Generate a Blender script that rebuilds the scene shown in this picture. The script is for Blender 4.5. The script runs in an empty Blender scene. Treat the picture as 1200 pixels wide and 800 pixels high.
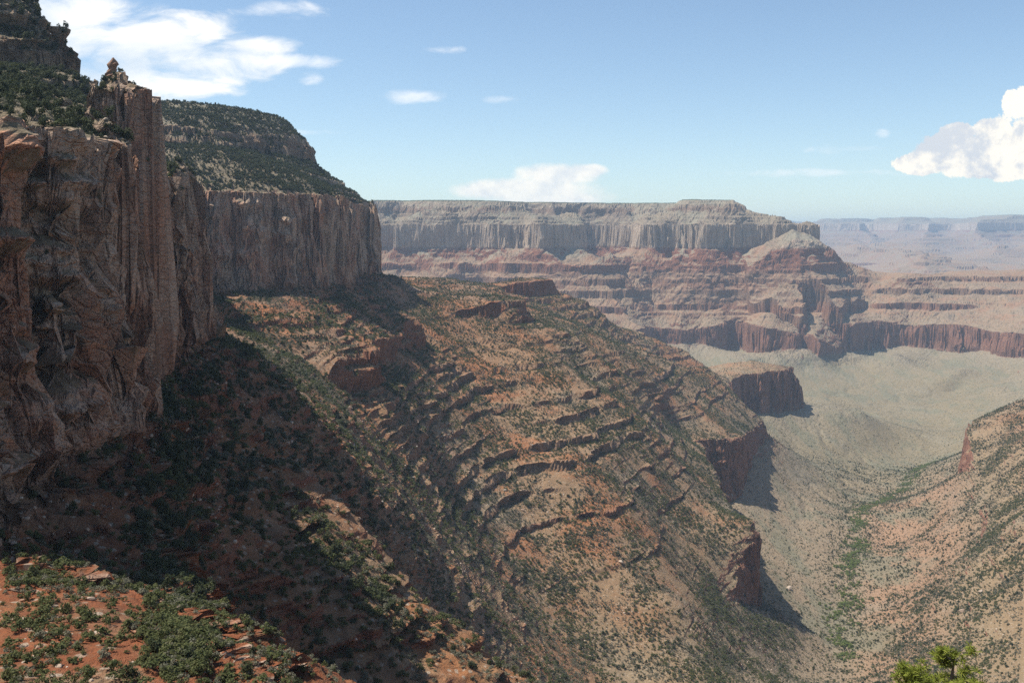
import bpy, math, random
import numpy as np
from mathutils import Vector

# ------------------------------------------------------------------ camera, sky, sun, exposure
SC = bpy.context.scene
COL = SC.collection
rng = np.random.default_rng(11)
random.seed(5)

PITCH = math.atan(125 / 1200)            # the eye-level line lies 125/800 of the frame above its middle
cam = bpy.data.cameras.new('camera')
cam.sensor_width = 36
cam.lens = 36
cam.clip_start = 0.5
cam.clip_end = 200000
co = bpy.data.objects.new('camera', cam)
COL.objects.link(co)
co.location = (0, 0, 0)
co.rotation_euler = (math.pi / 2 - PITCH, 0, 0)
SC.camera = co

SUN_DIR = Vector((-0.9, 0.06, 0))       # towards the sun, in plan
SUN_EL = math.radians(61)
SUN_DIR = SUN_DIR.normalized() * math.cos(SUN_EL) + Vector((0, 0, math.sin(SUN_EL)))
sun = bpy.data.lights.new('sun', 'SUN')
sun.energy = 5.0
sun.angle = math.radians(0.53)
sun.color = (1.0, 0.94, 0.85)
so = bpy.data.objects.new('sun', sun)
so.rotation_euler = SUN_DIR.to_track_quat('Z', 'Y').to_euler()
so.location = (-400, 200, 600)
COL.objects.link(so)

SC.view_settings.view_transform = 'Standard'
SC.view_settings.look = 'None'
SC.view_settings.gamma = 1.0
SC.view_settings.use_curve_mapping = False
SC.view_settings.exposure = 0.46
SC.render.engine = 'CYCLES'
SC.cycles.use_denoising = False
SC.cycles.max_bounces = 5
SC.cycles.diffuse_bounces = 2
SC.cycles.glossy_bounces = 1
SC.cycles.transparent_max_bounces = 8
SC.cycles.volume_bounces = 1


class NT:
    """Small helper for writing node trees as expressions."""

    def __init__(self, tree):
        self.t = tree
        self.n = tree.nodes
        self.l = tree.links

    def node(self, kind, **kw):
        n = self.n.new(kind)
        for k, v in kw.items():
            setattr(n, k, v)
        return n

    def put(self, sock, v):
        if isinstance(v, bpy.types.NodeSocket):
            self.l.new(v, sock)
        elif v is not None:
            if isinstance(v, (tuple, list)) and sock.type == 'RGBA' and len(v) == 3:
                v = (*v, 1)
            sock.default_value = v

    def m(self, op, a, b=None, c=None, clamp=False):
        n = self.node('ShaderNodeMath', operation=op, use_clamp=clamp)
        self.put(n.inputs[0], a)
        self.put(n.inputs[1], b)
        self.put(n.inputs[2], c)
        return n.outputs[0]

    def vm(self, op, a, b=None):
        n = self.node('ShaderNodeVectorMath', operation=op)
        self.put(n.inputs[0], a)
        self.put(n.inputs[1], b)
        return n.outputs[0]

    def smooth(self, v, a, b, lo=0.0, hi=1.0):
        n = self.node('ShaderNodeMapRange', interpolation_type='SMOOTHSTEP')
        self.put(n.inputs[0], v)
        for i, x in enumerate((a, b, lo, hi)):
            self.put(n.inputs[1 + i], x)
        return n.outputs[0]

    def lin(self, v, a, b, lo=0.0, hi=1.0):
        n = self.node('ShaderNodeMapRange')
        self.put(n.inputs[0], v)
        for i, x in enumerate((a, b, lo, hi)):
            self.put(n.inputs[1 + i], x)
        return n.outputs[0]

    def mix(self, f, a, b, mode='MIX'):
        n = self.node('ShaderNodeMix', data_type='RGBA', blend_type=mode)
        self.put(n.inputs[0], f)
        self.put(n.inputs[6], a)
        self.put(n.inputs[7], b)
        return n.outputs[2]

    def noise(self, vec, scale, detail=3, rough=0.5, dist=0.0, out=0):
        n = self.node('ShaderNodeTexNoise')
        self.put(n.inputs['Vector'], vec)
        self.put(n.inputs['Scale'], scale)
        n.inputs['Detail'].default_value = detail
        n.inputs['Roughness'].default_value = rough
        n.inputs['Distortion'].default_value = dist
        return n.outputs[out]

    def ramp(self, v, stops):
        n = self.node('ShaderNodeValToRGB')
        e = n.color_ramp.elements
        while len(e) < len(stops):
            e.new(0.5)
        for el, (p, c) in zip(e, stops):
            el.position = p
            el.color = (*c, 1)
        self.put(n.inputs[0], v)
        return n.outputs[0]

    def xyz(self, v):
        n = self.node('ShaderNodeSeparateXYZ')
        self.put(n.inputs[0], v)
        return n.outputs

    def vec(self, x, y, z):
        n = self.node('ShaderNodeCombineXYZ')
        self.put(n.inputs[0], x)
        self.put(n.inputs[1], y)
        self.put(n.inputs[2], z)
        return n.outputs[0]


# ------------------------------------------------------------------ pixel bookkeeping (only to survey the place)
CP_, SP_ = math.cos(PITCH), math.sin(PITCH)


def ray(u, v):
    a, b = u - 600.0, 400.0 - v
    y = 1200 * CP_ + b * SP_
    return a / y, (-1200 * SP_ + b * CP_) / y        # X/Y, Z/Y


# ------------------------------------------------------------------ world: sky with clouds
W = bpy.data.worlds.new('World')
SC.world = W
W.use_nodes = True
T = NT(W.node_tree)
T.n.clear()
sky = T.node('ShaderNodeTexSky', sky_type='NISHITA')
sky.sun_disc = False
sky.sun_elevation = SUN_EL
sky.sun_rotation = math.atan2(SUN_DIR.x, SUN_DIR.y)
sky.altitude = 1800
sky.air_density = 1.0
sky.dust_density = 1.3
sky.ozone_density = 1.0
tc = T.node('ShaderNodeTexCoord')
D = T.xyz(tc.outputs['Generated'])
dy = T.m('MAXIMUM', D[1], 0.02)
tx = T.m('DIVIDE', D[0], dy)
tz = T.m('DIVIDE', D[2], dy)
front = T.smooth(D[1], 0.02, 0.3)


def cloud_field(blobs, noise, nw):
    """Soft union of ellipses in (azimuth, height) tangents, eaten by noise."""
    best = None
    for (u, v, a, b) in blobs:
        cx, cz = ray(u, v)
        ex = T.m('DIVIDE', T.m('SUBTRACT', tx, cx), a / 1200)
        ez = T.m('DIVIDE', T.m('SUBTRACT', tz, cz), b / 1200)
        d = T.m('SUBTRACT', 1.0, T.m('ADD', T.m('MULTIPLY', ex, ex), T.m('MULTIPLY', ez, ez)))
        d = T.m('MAXIMUM', d, -3.0)
        best = d if best is None else T.m('SMOOTH_MAX', best, d, 0.3)
    return T.m('ADD', best, T.m('MULTIPLY', T.m('SUBTRACT', noise, 0.5), nw))


cv = T.vec(tx, tz, 0.0)
cvs = T.vec(tx, T.m('MULTIPLY', tz, 2.6), 3.7)
n_puff = T.noise(cv, 22, 9, 0.66, 0.15)
n_strk = T.noise(cvs, 13, 7, 0.6, 0.5)
n_big = T.noise(cvs, 6.0, 4, 0.55, 0.4)
# the cumulus at the right
fB = cloud_field([(1205, 165, 78, 42), (1185, 192, 95, 20), (1108, 176, 40, 24), (1080, 192, 36, 14), (1203, 126, 34, 24), (1122, 154, 24, 14), (1165, 150, 30, 16),
                  (1300, 160, 110, 60), (1310, 110, 90, 50)], n_puff, 3.2)
aB = T.smooth(fB, 0.15, 0.36)
# behind the mesa
fC = cloud_field([(620, 222, 100, 16), (655, 205, 60, 17), (585, 222, 60, 14), (690, 200, 26, 9), (640, 232, 90, 16)], n_puff, 1.5)
aC = T.m('MULTIPLY', T.smooth(fC, 0.05, 0.75), 0.92)
# broken sheet in the upper left
fA = cloud_field([(140, 45, 170, 40), (235, 75, 100, 36), (60, 20, 150, 45), (300, 52, 50, 14), (215, 95, 80, 20), (150, 90, 110, 35)], n_strk, 3.4)
aA = T.m('MULTIPLY', T.smooth(fA, 0.0, 1.1), 0.93)
# wisps
fD = cloud_field([(480, 112, 48, 10), (510, 58, 40, 6), (385, 154, 60, 6), (582, 116, 34, 8), (1034, 158, 12, 8), (960, 203, 130, 7), (365, 93, 20, 9),
                  (350, 72, 70, 9), (330, 12, 60, 12), (1000, 175, 80, 9)], n_strk, 4.6)
aD = T.m('MULTIPLY', T.smooth(fD, 0.2, 1.9), 0.75)
n_off = T.noise(T.vm('ADD', cv, (0.010, -0.014, 0.0)), 22, 9, 0.66, 0.15)
lit = T.m('ADD', T.m('MULTIPLY', T.m('SUBTRACT', n_puff, n_off), .8), T.noise(cv, 17, 6, 0.6, 0.5))  # sunlit and shaded sides of the billows, painted into the cloud colours
colB = T.mix(T.smooth(lit, 0.36, 0.6), (0.60, 0.63, 0.67), (1.0, 0.93, 0.80))
colA = T.mix(T.smooth(n_big, 0.3, 0.65), (0.62, 0.70, 0.78), (0.98, 0.95, 0.90))
colC = T.mix(T.smooth(lit, 0.3, 0.6), (0.72, 0.74, 0.75), (0.98, 0.93, 0.83))
SKYK = 0.105
CLK = 0.92 / SKYK
def lum(c):
    return T.vm('MULTIPLY', c, (CLK, CLK, CLK))
c = T.mix(1.0, sky.outputs[0], (1.05, 1.08, 1.05), 'MULTIPLY')
c = T.mix(T.m('MULTIPLY', aD, front), c, lum(T.vec(0.92, 0.92, 0.92)))
c = T.mix(T.m('MULTIPLY', aA, front), c, lum(colA))
c = T.mix(T.m('MULTIPLY', aC, front), c, lum(colC))
c = T.mix(T.m('MULTIPLY', aB, front), c, lum(colB))
bg = T.node('ShaderNodeBackground')
T.put(bg.inputs[0], c)
bg.inputs[1].default_value = SKYK
wo = T.node('ShaderNodeOutputWorld')
T.l.new(bg.outputs[0], wo.inputs[0])

# ------------------------------------------------------------------ numpy noise
_perm = np.random.default_rng(3).permutation(256).astype(np.int32)
_perm = np.concatenate([_perm, _perm, _perm])
_ga = np.random.default_rng(4).random(256) * 2 * np.pi
_g2x, _g2y = np.cos(_ga).astype(np.float32), np.sin(_ga).astype(np.float32)
_g3 = np.random.default_rng(6).normal(size=(256, 3))
_g3 = (_g3 / np.linalg.norm(_g3, axis=1)[:, None]).astype(np.float32)


def _fade(t):
    return t * t * t * (t * (t * 6 - 15) + 10)


def pn2(x, y, seed=0):
    x = np.asarray(x, np.float32) + seed * 17.31
    y = np.asarray(y, np.float32) - seed * 9.17
    xi, yi = np.floor(x), np.floor(y)
    xf, yf = x - xi, y - yi
    xi = xi.astype(np.int32) & 255
    yi = yi.astype(np.int32) & 255
    u, v = _fade(xf), _fade(yf)

    def g(dx, dy):
        h = _perm[_perm[xi + dx] + ((yi + dy) & 255)] & 255
        return _g2x[h] * (xf - dx) + _g2y[h] * (yf - dy)
    a = g(0, 0)
    a += u * (g(1, 0) - a)
    b = g(0, 1)
    b += u * (g(1, 1) - b)
    return (a + v * (b - a)) * 1.4


def pn3(x, y, z, seed=0):
    x = np.asarray(x, np.float32) + seed * 17.31
    y = np.asarray(y, np.float32) - seed * 9.17
    z = np.asarray(z, np.float32) + seed * 5.71
    xi, yi, zi = np.floor(x), np.floor(y), np.floor(z)
    xf, yf, zf = x - xi, y - yi, z - zi
    xi = xi.astype(np.int32) & 255
    yi = yi.astype(np.int32) & 255
    zi = zi.astype(np.int32) & 255
    u, v, w = _fade(xf), _fade(yf), _fade(zf)

    def g(dx, dy, dz):
        h = _perm[_perm[_perm[xi + dx] + ((yi + dy) & 255)] + ((zi + dz) & 255)] & 255
        q = _g3[h]
        return q[..., 0] * (xf - dx) + q[..., 1] * (yf - dy) + q[..., 2] * (zf - dz)
    r = []
    for dz in (0, 1):
        a = g(0, 0, dz)
        a += u * (g(1, 0, dz) - a)
        b = g(0, 1, dz)
        b += u * (g(1, 1, dz) - b)
        r.append(a + v * (b - a))
    return (r[0] + w * (r[1] - r[0])) * 1.4


def sst(x, a, b):
    t = np.clip((x - a) / (b - a), 0, 1)
    return t * t * (3 - 2 * t)


# ------------------------------------------------------------------ the survey: known points of the canyon
# strata: rim 165, upper cliff 140..105, great cliff 45..-60, red slopes and ledges down to -375, lower cliff to -497, grey slopes below
KZ = np.array([-1200, -60, 45, 105, 138, 166, 168.5], float)
KS = np.array([-1200, -60, -54, 6, 20, 44, 340], float)


def T_of_s(s):
    return np.interp(s, KS, KZ)


RE, RC, RW_ = -437.0, 112.0, 125.0        # lower cliff: centre, height, compensation range


def red_jump(s):
    t = (s - RE) / RW_
    core = 4.0 / RW_
    g = np.clip(t / core, -1, 1) * 0.5 * np.clip(1 - np.abs(t), 0, 1)
    return RC * g


_tab_s = np.linspace(-1200, 400, 40001)
_tab_red = T_of_s(_tab_s) + red_jump(_tab_s)


def near_drop(Y):
    return 17.0 * (1 - sst(Y, 450, 1000))


def far_lift(Y):
    return 130.0 * sst(Y, 8000, 13000)


def wall_zone(t, Y):
    """0 on the hillside under the camera, where the great cliff's beds are buried."""
    return 1 - sst(t, -1.4, -1.1) * (1 - sst(Y, 178, 205))


def s_of(z, Y, red, t):
    if wall_zone(t, Y) < 0.5:
        return z
    z = z - far_lift(Y)
    k = near_drop(Y)
    zz = z
    for _ in range(12):
        zz = z + k * sst(zz, -60, 45)
    if red:
        return float(np.interp(zz, _tab_red, _tab_s))
    return float(np.interp(zz, KZ, KS))


CTRL = []


def cz(z, pts, red=False):
    for u, v in pts:
        a, b = ray(u, v)
        Y = z / b
        CTRL.append((a * Y, Y, s_of(z, Y, red, a)))


def cy(pts, red=False):
    for u, v, Y in pts:
        a, b = ray(u, v)
        CTRL.append((a * Y, Y, s_of(b * Y, Y, red, a)))


def cp(pts, red=False):
    for X, Y, z in pts:
        CTRL.append((X, Y, s_of(z, Y, red, X / Y)))


# great cliff, foot
cz(-60, [(0, 594), (30, 578), (45, 545), (100, 540), (158, 520), (152, 440), (192, 432), (214, 401), (250, 396)])
cp([(-330, 750, -60), (-345, 1080, -60), (-258, 1107, -60), (-300, 1107, -60)])
cz(-60, [(400, 325), (455, 318)])
cp([(-330, 1800, -60), (-600, 2100, -60), (-900, 3000, -60), (-900, 4000, -60)])
# ground above the great cliff
cy([(0, 128, 262), (60, 150, 300), (130, 160, 318), (0, 75, 520), (0, 8, 690), (60, 35, 640), (97, 78, 560), (80, 110, 440), (30, 100, 400)])
cp([(-150, 165, -25), (-110, 140, -50), (-230, 300, 35), (-300, 350, 70), (-260, 520, 75), (-330, 560, 105), (-420, 650, 160), (-700, 600, 168), (-800, 1100, 168), (-450, 700, 150), (-430, 900, 130), (-250, 640, 60), (-300, 700, 70)])
cy([(168, 120, 1250), (220, 126, 1300), (320, 150, 1400), (362, 166, 1480), (368, 188, 1520), (430, 234, 1650), (300, 205, 1160), (250, 190, 1150), (380, 215, 1500)])
cp([(-500, 1300, 155), (-600, 1700, 168), (-1200, 2200, 170), (-1500, 3500, 170)])
# near knoll at the lower left
cy([(0, 800, 112), (60, 800, 114), (150, 800, 116), (250, 800, 118), (0, 690, 168), (100, 690, 172), (160, 692, 170), (240, 745, 140), (300, 792, 122)])
# shaded ravine behind it and its spur
cy([(150, 640, 240), (100, 620, 235), (30, 640, 205), (250, 700, 262), (300, 760, 285), (340, 800, 310), (200, 600, 300), (250, 560, 380), (250, 480, 480),
    (300, 500, 500), (330, 560, 430), (350, 530, 430), (410, 600, 415), (380, 640, 380), (420, 700, 345), (440, 780, 330), (350, 700, 325), (400, 780, 320)])
cy([(465, 790, 500), (460, 700, 540), (450, 620, 590), (445, 580, 640), (430, 540, 680), (400, 480, 760), (350, 430, 840), (300, 410, 740), (262, 394, 650)])
# ledged spurs
cy([(330, 360, 1000), (330, 375, 980), (330, 395, 960), (400, 332, 1240), (400, 350, 1160), (400, 380, 1060), (400, 420, 950), (445, 425, 990)])
# the long slope
cy([(465, 420, 1120), (520, 420, 1360), (600, 420, 1474), (660, 420, 1500), (480, 450, 1100), (540, 450, 1330), (620, 450, 1420), (500, 500, 1100), (560, 500, 1240), (620, 500, 1280), (690, 500, 1300),
    (510, 560, 980), (580, 560, 1130), (660, 560, 1170), (720, 560, 1200), (500, 600, 850), (560, 610, 1020), (640, 610, 1100), (700, 600, 1125), (500, 650, 690), (560, 650, 880), (620, 660, 1010), (700, 660, 1045),
    (500, 700, 620), (560, 700, 760), (620, 710, 930), (700, 720, 975), (520, 790, 590), (580, 790, 680), (660, 790, 820), (720, 790, 890),
    (560, 392, 1560), (640, 390, 1600), (500, 385, 1330), (480, 345, 1600), (530, 354, 1760), (600, 352, 1740), (645, 374, 1690), (560, 352, 1720),
    (510, 322, 2150), (580, 343, 2300), (600, 338, 2350), (650, 328, 2450), (675, 345, 2500), (700, 372, 2550), (760, 387, 2650), (700, 398, 2230), (760, 402, 2250), (830, 407, 2350), (800, 395, 2720), (880, 415, 2860), (680, 450, 1560), (700, 425, 1800), (770, 425, 1900), (830, 430, 2300)])
cp([(100, 3200, -350), (300, 3400, -450), (-300, 2900, -300), (-500, 3300, -200), (-300, 3800, -300)])
cy([(760, 450, 1680), (740, 480, 1480), (765, 500, 1430), (800, 505, 2450), (780, 560, 1350), (780, 620, 1250), (800, 700, 1010), (800, 790, 890), (870, 790, 1020), (850, 720, 1110)])
# lower cliffs of the long slope
cz(-378, [(800, 438), (850, 432), (920, 426), (790, 513), (830, 513), (868, 517), (842, 562), (862, 640), (888, 612)], True)
cz(-492, [(800, 478), (840, 486), (880, 485), (930, 478), (885, 580)], True)
cy([(955, 443, 2900), (985, 459, 2880), (900, 705, 1310), (800, 542, 1865), (840, 568, 1885)], True)
# canyon bottom
cy([(1040, 512, 2850), (1000, 498, 2850), (955, 487, 2850), (1060, 492, 3400), (1000, 470, 3700), (830, 500, 1965), (780, 450, 2300), (800, 552, 1690), (905, 595, 1900), (925, 722, 1340), (900, 500, 2700), (950, 540, 2500), (1000, 562, 2350), (1050, 575, 2250), (920, 560, 2150), (960, 600, 1900), (1000, 592, 2100),
    (985, 690, 1520), (960, 650, 1680), (930, 650, 1600), (985, 740, 1340), (990, 790, 1180), (940, 760, 1250), (920, 790, 1130)])
# the slope at the right
cy([(1100, 540, 2700), (1080, 580, 2150), (1050, 640, 1800), (1030, 700, 1480), (1040, 760, 1240), (1100, 800, 1010), (1200, 800, 900), (1100, 700, 1250), (1200, 700, 1080),
    (1100, 620, 1640), (1200, 600, 1360), (1200, 520, 1800), (1200, 470, 2310), (1100, 760, 1100)])
cz(-378, [(1150, 482), (1130, 492)], True)
cz(-495, [(1118, 560)], True)
cp([(1250, 2900, -570), (900, 700, -330), (700, 500, -200), (500, 250, -110)])
# grey platform and the far wall
cy([(1115, 480, 3900), (1000, 440, 4300), (1050, 420, 4450), (1100, 430, 4200), (1180, 440, 3900), (950, 420, 4500), (900, 410, 4550), (930, 460, 3900), 
    (1050, 530, 2800), (1100, 510, 3200), (860, 415, 4450)])
cz(-378, [(700, 366), (780, 375), (850, 376), (940, 376), (990, 372), (1050, 381), (1120, 390), (1200, 402)], True)
cy([(720, 340, 4520), (900, 330, 4380), (1000, 345, 4380), (720, 310, 4540), (560, 330, 4650), (560, 360, 4600), (440, 330, 4780)])
def mesa_y(x):
    return 4760 - 0.10 * (x + 700)
cp([(x, mesa_y(x), -60) for x in (-900, -700, -380, 0, 380, 800, 1040)] + [(1215, 4640, -60), (1230, 4950, -60), (1310, 4670, -68), (1320, 4850, -70), (1400, 4680, -84), (1380, 4900, -76), (1420, 5150, -92), (1240, 5500, -62), (1350, 5500, -80), (1200, 5900, -60)])
cp([(x, mesa_y(x) + 240, 166) for x in (-900, -700, -200, 300, 700, 1010)] + [(1010, 5200, 166), (950, 5900, 168), (0, 6000, 172), (-1500, 6200, 172)])
cy([(915, 244, 4740),  (985, 300, 4720), (1060, 313, 4700), (1085, 330, 4650), (1095, 338, 5000), (1112, 307, 5050), (1200, 307, 5000), (1110, 322, 4960), (1200, 322, 4930), (1150, 350, 4600), (1200, 370, 4300)])
cp([(1900, 5900, -450), (2400, 6500, -480), (2900, 5500, -300), (1500, 7000, -330)])
# the far side
cp([(5500, 9000, -260), (2000, 9500, -300), (0, 12000, 0), (0, 20000, 250)])
cy([(1000, 325, 8000), (1100, 322, 8500), (1000, 306, 10500), (1100, 302, 11500), (1200, 304, 11000), (1000, 290, 14500), (1150, 290, 14000), (960, 266, 25000), (990, 264, 22000), (1040, 258, 18500), (1130, 257, 18000), (1200, 252, 16500), (1080, 275, 16500), (1180, 275, 15000)])
cp([(9000, 15000, 290), (9000, 25000, 296), (3000, 29000, 296), (-8000, 15000, 200), (-6000, 9000, 170)])
# ground under the camera
cp([(0, 3, -3), (10, 3, -3), (-10, 3, -3), (0, 20, -12), (12, 20, -12), (-10, 20, -11), (0, 50, -27), (17, 40, -22), (40, 60, -34), (-30, 50, -26), (-60, 60, -22), (60, 20, -10), (-60, 20, 0),
    (0, 120, -72), (100, 120, -75), (0, 250, -135), (150, 250, -135), (100, 450, -225), (300, 450, -210), (-100, 110, -30), (-150, 60, 5)])

CT = np.array(CTRL)


def warp_xy(X, Y):
    return X / Y, np.log(Y)


def fit(px, py, val, lam):
    n = len(px)
    d = np.hypot(px[:, None] - px[None], py[:, None] - py[None])
    K = d ** 1.4
    A = np.zeros((n + 3, n + 3))
    A[:n, :n] = -K + np.eye(n) * lam
    P = np.c_[np.ones(n), px, py]
    A[:n, n:] = P
    A[n:, :n] = P.T
    sol = np.linalg.solve(A, np.r_[val, 0, 0, 0])

    def ev(qx, qy):
        out = np.empty(qx.shape)
        f = qx.ravel()
        g = qy.ravel()
        o = out.ravel()
        for i in range(0, len(f), 20000):
            dd = (f[i:i + 20000, None] - px) ** 2 + (g[i:i + 20000, None] - py) ** 2
            o[i:i + 20000] = -(dd ** 0.7) @ sol[:n] + sol[n] + sol[n + 1] * f[i:i + 20000] + sol[n + 2] * g[i:i + 20000]
        return o.reshape(qx.shape)
    return ev


wx, wy = warp_xy(CT[:, 0], CT[:, 1])
ev_s = fit(wx, wy, CT[:, 2], 0.004)

# where the lower cliff stands clear (1) or lies under talus (0)
RM = []
for u, v, Y, m in [(800, 445, 2727, 1), (850, 440, 2800, 1), (920, 440, 2900, 1), (985, 465, 2900, 1), (1020, 480, 2900, 0), (955, 455, 2950, 1), (790, 530, 1875, 1), (868, 540, 1880, 1), (842, 572, 1580, 1), (880, 650, 1300, 1), (892, 620, 1340, 1),
                   (895, 690, 1310, 1), (800, 505, 2400, 0), (740, 490, 2050, 0), (930, 740, 1290, .1), (880, 760, 1200, 0), (700, 700, 1050, 0), (800, 700, 1150, 0), (780, 620, 1330, 0), (810, 590, 1500, .2),
                   (760, 480, 2600, .6), (1125, 520, 2100, 1), (1150, 490, 2200, .8), (1200, 520, 1950, 0), (1110, 600, 1800, 0), (1200, 600, 1560, 0), (1100, 700, 1330, 0), (1200, 800, 980, 0),
                   (700, 380, 4400, 1), (900, 390, 4400, 1), (1050, 390, 4300, 1), (1200, 410, 3700, 1), (1000, 340, 9000, 1), (800, 790, 1000, 0), (600, 790, 700, 0), (1000, 790, 700, 0), (1150, 590, 1900, 0), (1095, 570, 2300, .3)]:
    a, b = ray(u, v)
    RM.append((a, math.log(Y), m))
RM = np.array(RM)
ev_m = fit(RM[:, 0], RM[:, 1], RM[:, 2], 0.002)

# ------------------------------------------------------------------ the terrain grid
QUALITY = 1.0
tf = np.linspace(-0.53, 0.53, int(1150 * QUALITY))
tl = -0.53 - np.cumsum(np.geomspace(0.002, 0.06, 42))
tr = 0.53 + np.cumsum(np.geomspace(0.002, 0.06, 26))
tcol = np.r_[tl[::-1], tf, tr]
NC = len(tcol)
LY0, LY1 = math.log(2.0), math.log(30000.0)
JD = int(3600 * QUALITY)
ly = np.linspace(LY0, LY1, JD)

# coarse survey grid, refined bilinearly
gc_t = np.linspace(tcol[0] - .01, tcol[-1] + .01, 700)
gc_l = np.linspace(LY0 - .01, LY1 + .01, 700)
GT, GL = np.meshgrid(gc_t, gc_l, indexing='ij')
S_c = ev_s(GT, GL).astype(np.float32)
M_c = np.clip(ev_m(GT, GL), 0, 1).astype(np.float32)


def bil(G, t, l):
    a = np.clip((t - gc_t[0]) / (gc_t[1] - gc_t[0]), 0, len(gc_t) - 1.001)
    b = np.clip((l - gc_l[0]) / (gc_l[1] - gc_l[0]), 0, len(gc_l) - 1.001)
    i, j = a.astype(np.int32), b.astype(np.int32)
    fa, fb = (a - i).astype(np.float32), (b - j).astype(np.float32)
    return (G[i, j] * (1 - fa) + G[i + 1, j] * fa) * (1 - fb) + (G[i, j + 1] * (1 - fa) + G[i + 1, j + 1] * fa) * fb


# plan gradient of the survey surface (metres per metre)
dSt, dSl = np.gradient(S_c, gc_t[1] - gc_t[0], gc_l[1] - gc_l[0])
YY = np.exp(GL)
gx = dSt / YY
gy = (dSl - GT * dSt) / YY
G_c = np.clip(np.hypot(gx, gy), 0.05, 1.0).astype(np.float32)

LEDGES = []
_r = random.Random(9)
z_ = -78.0
while z_ > -372:
    LEDGES.append((z_, _r.uniform(4.5, 9.5), len(LEDGES)))
    z_ -= _r.uniform(15, 27)
MIDLED = [(-166, 5.0), (-188, 6.0), (-204, 7.0), (-224, 5.5), (-241, 8.0), (-258, 7.0), (-272, 8.0), (-290, 7.5), (-312, 6)]
LEDGES += [(75, 8, 40), (92, 6, 41), (60, 6, 42), (152, 6, 43), (110, 11, 47), (121, 9, 48), (132, 11, 49), (-85, 3.5, 44)]
BIG = [(-128.0, 32.0, 60, 32.0), (-150.0, 34.0, 62, 34.0), (-205.0, 22.0, 63, 24.0), (-258.0, 26.0, 64, 26.0), (-318.0, 24.0, 65, 26.0)]
FBUTTES = []
for u_, v_, Y_, r_ in [(1165, 312, 5020, 330), (1190, 330, 4850, 260), (1020, 355, 4450, 200)]:
    a_, b__ = ray(u_, v_)
    FBUTTES.append((a_ * Y_, Y_, r_))
BUTTES = []
for u_, v_, Y_, r_ in [(590, 366, 1710, 85), (640, 370, 1700, 75), (440, 415, 975, 55), (335, 377, 985, 55), (540, 345, 2150, 120), (650, 335, 2420, 110), (490, 385, 1330, 70), (440, 372, 1110, 55)]:
    a_, b__ = ray(u_, v_)
    BUTTES.append((a_ * Y_, Y_, r_))


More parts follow.
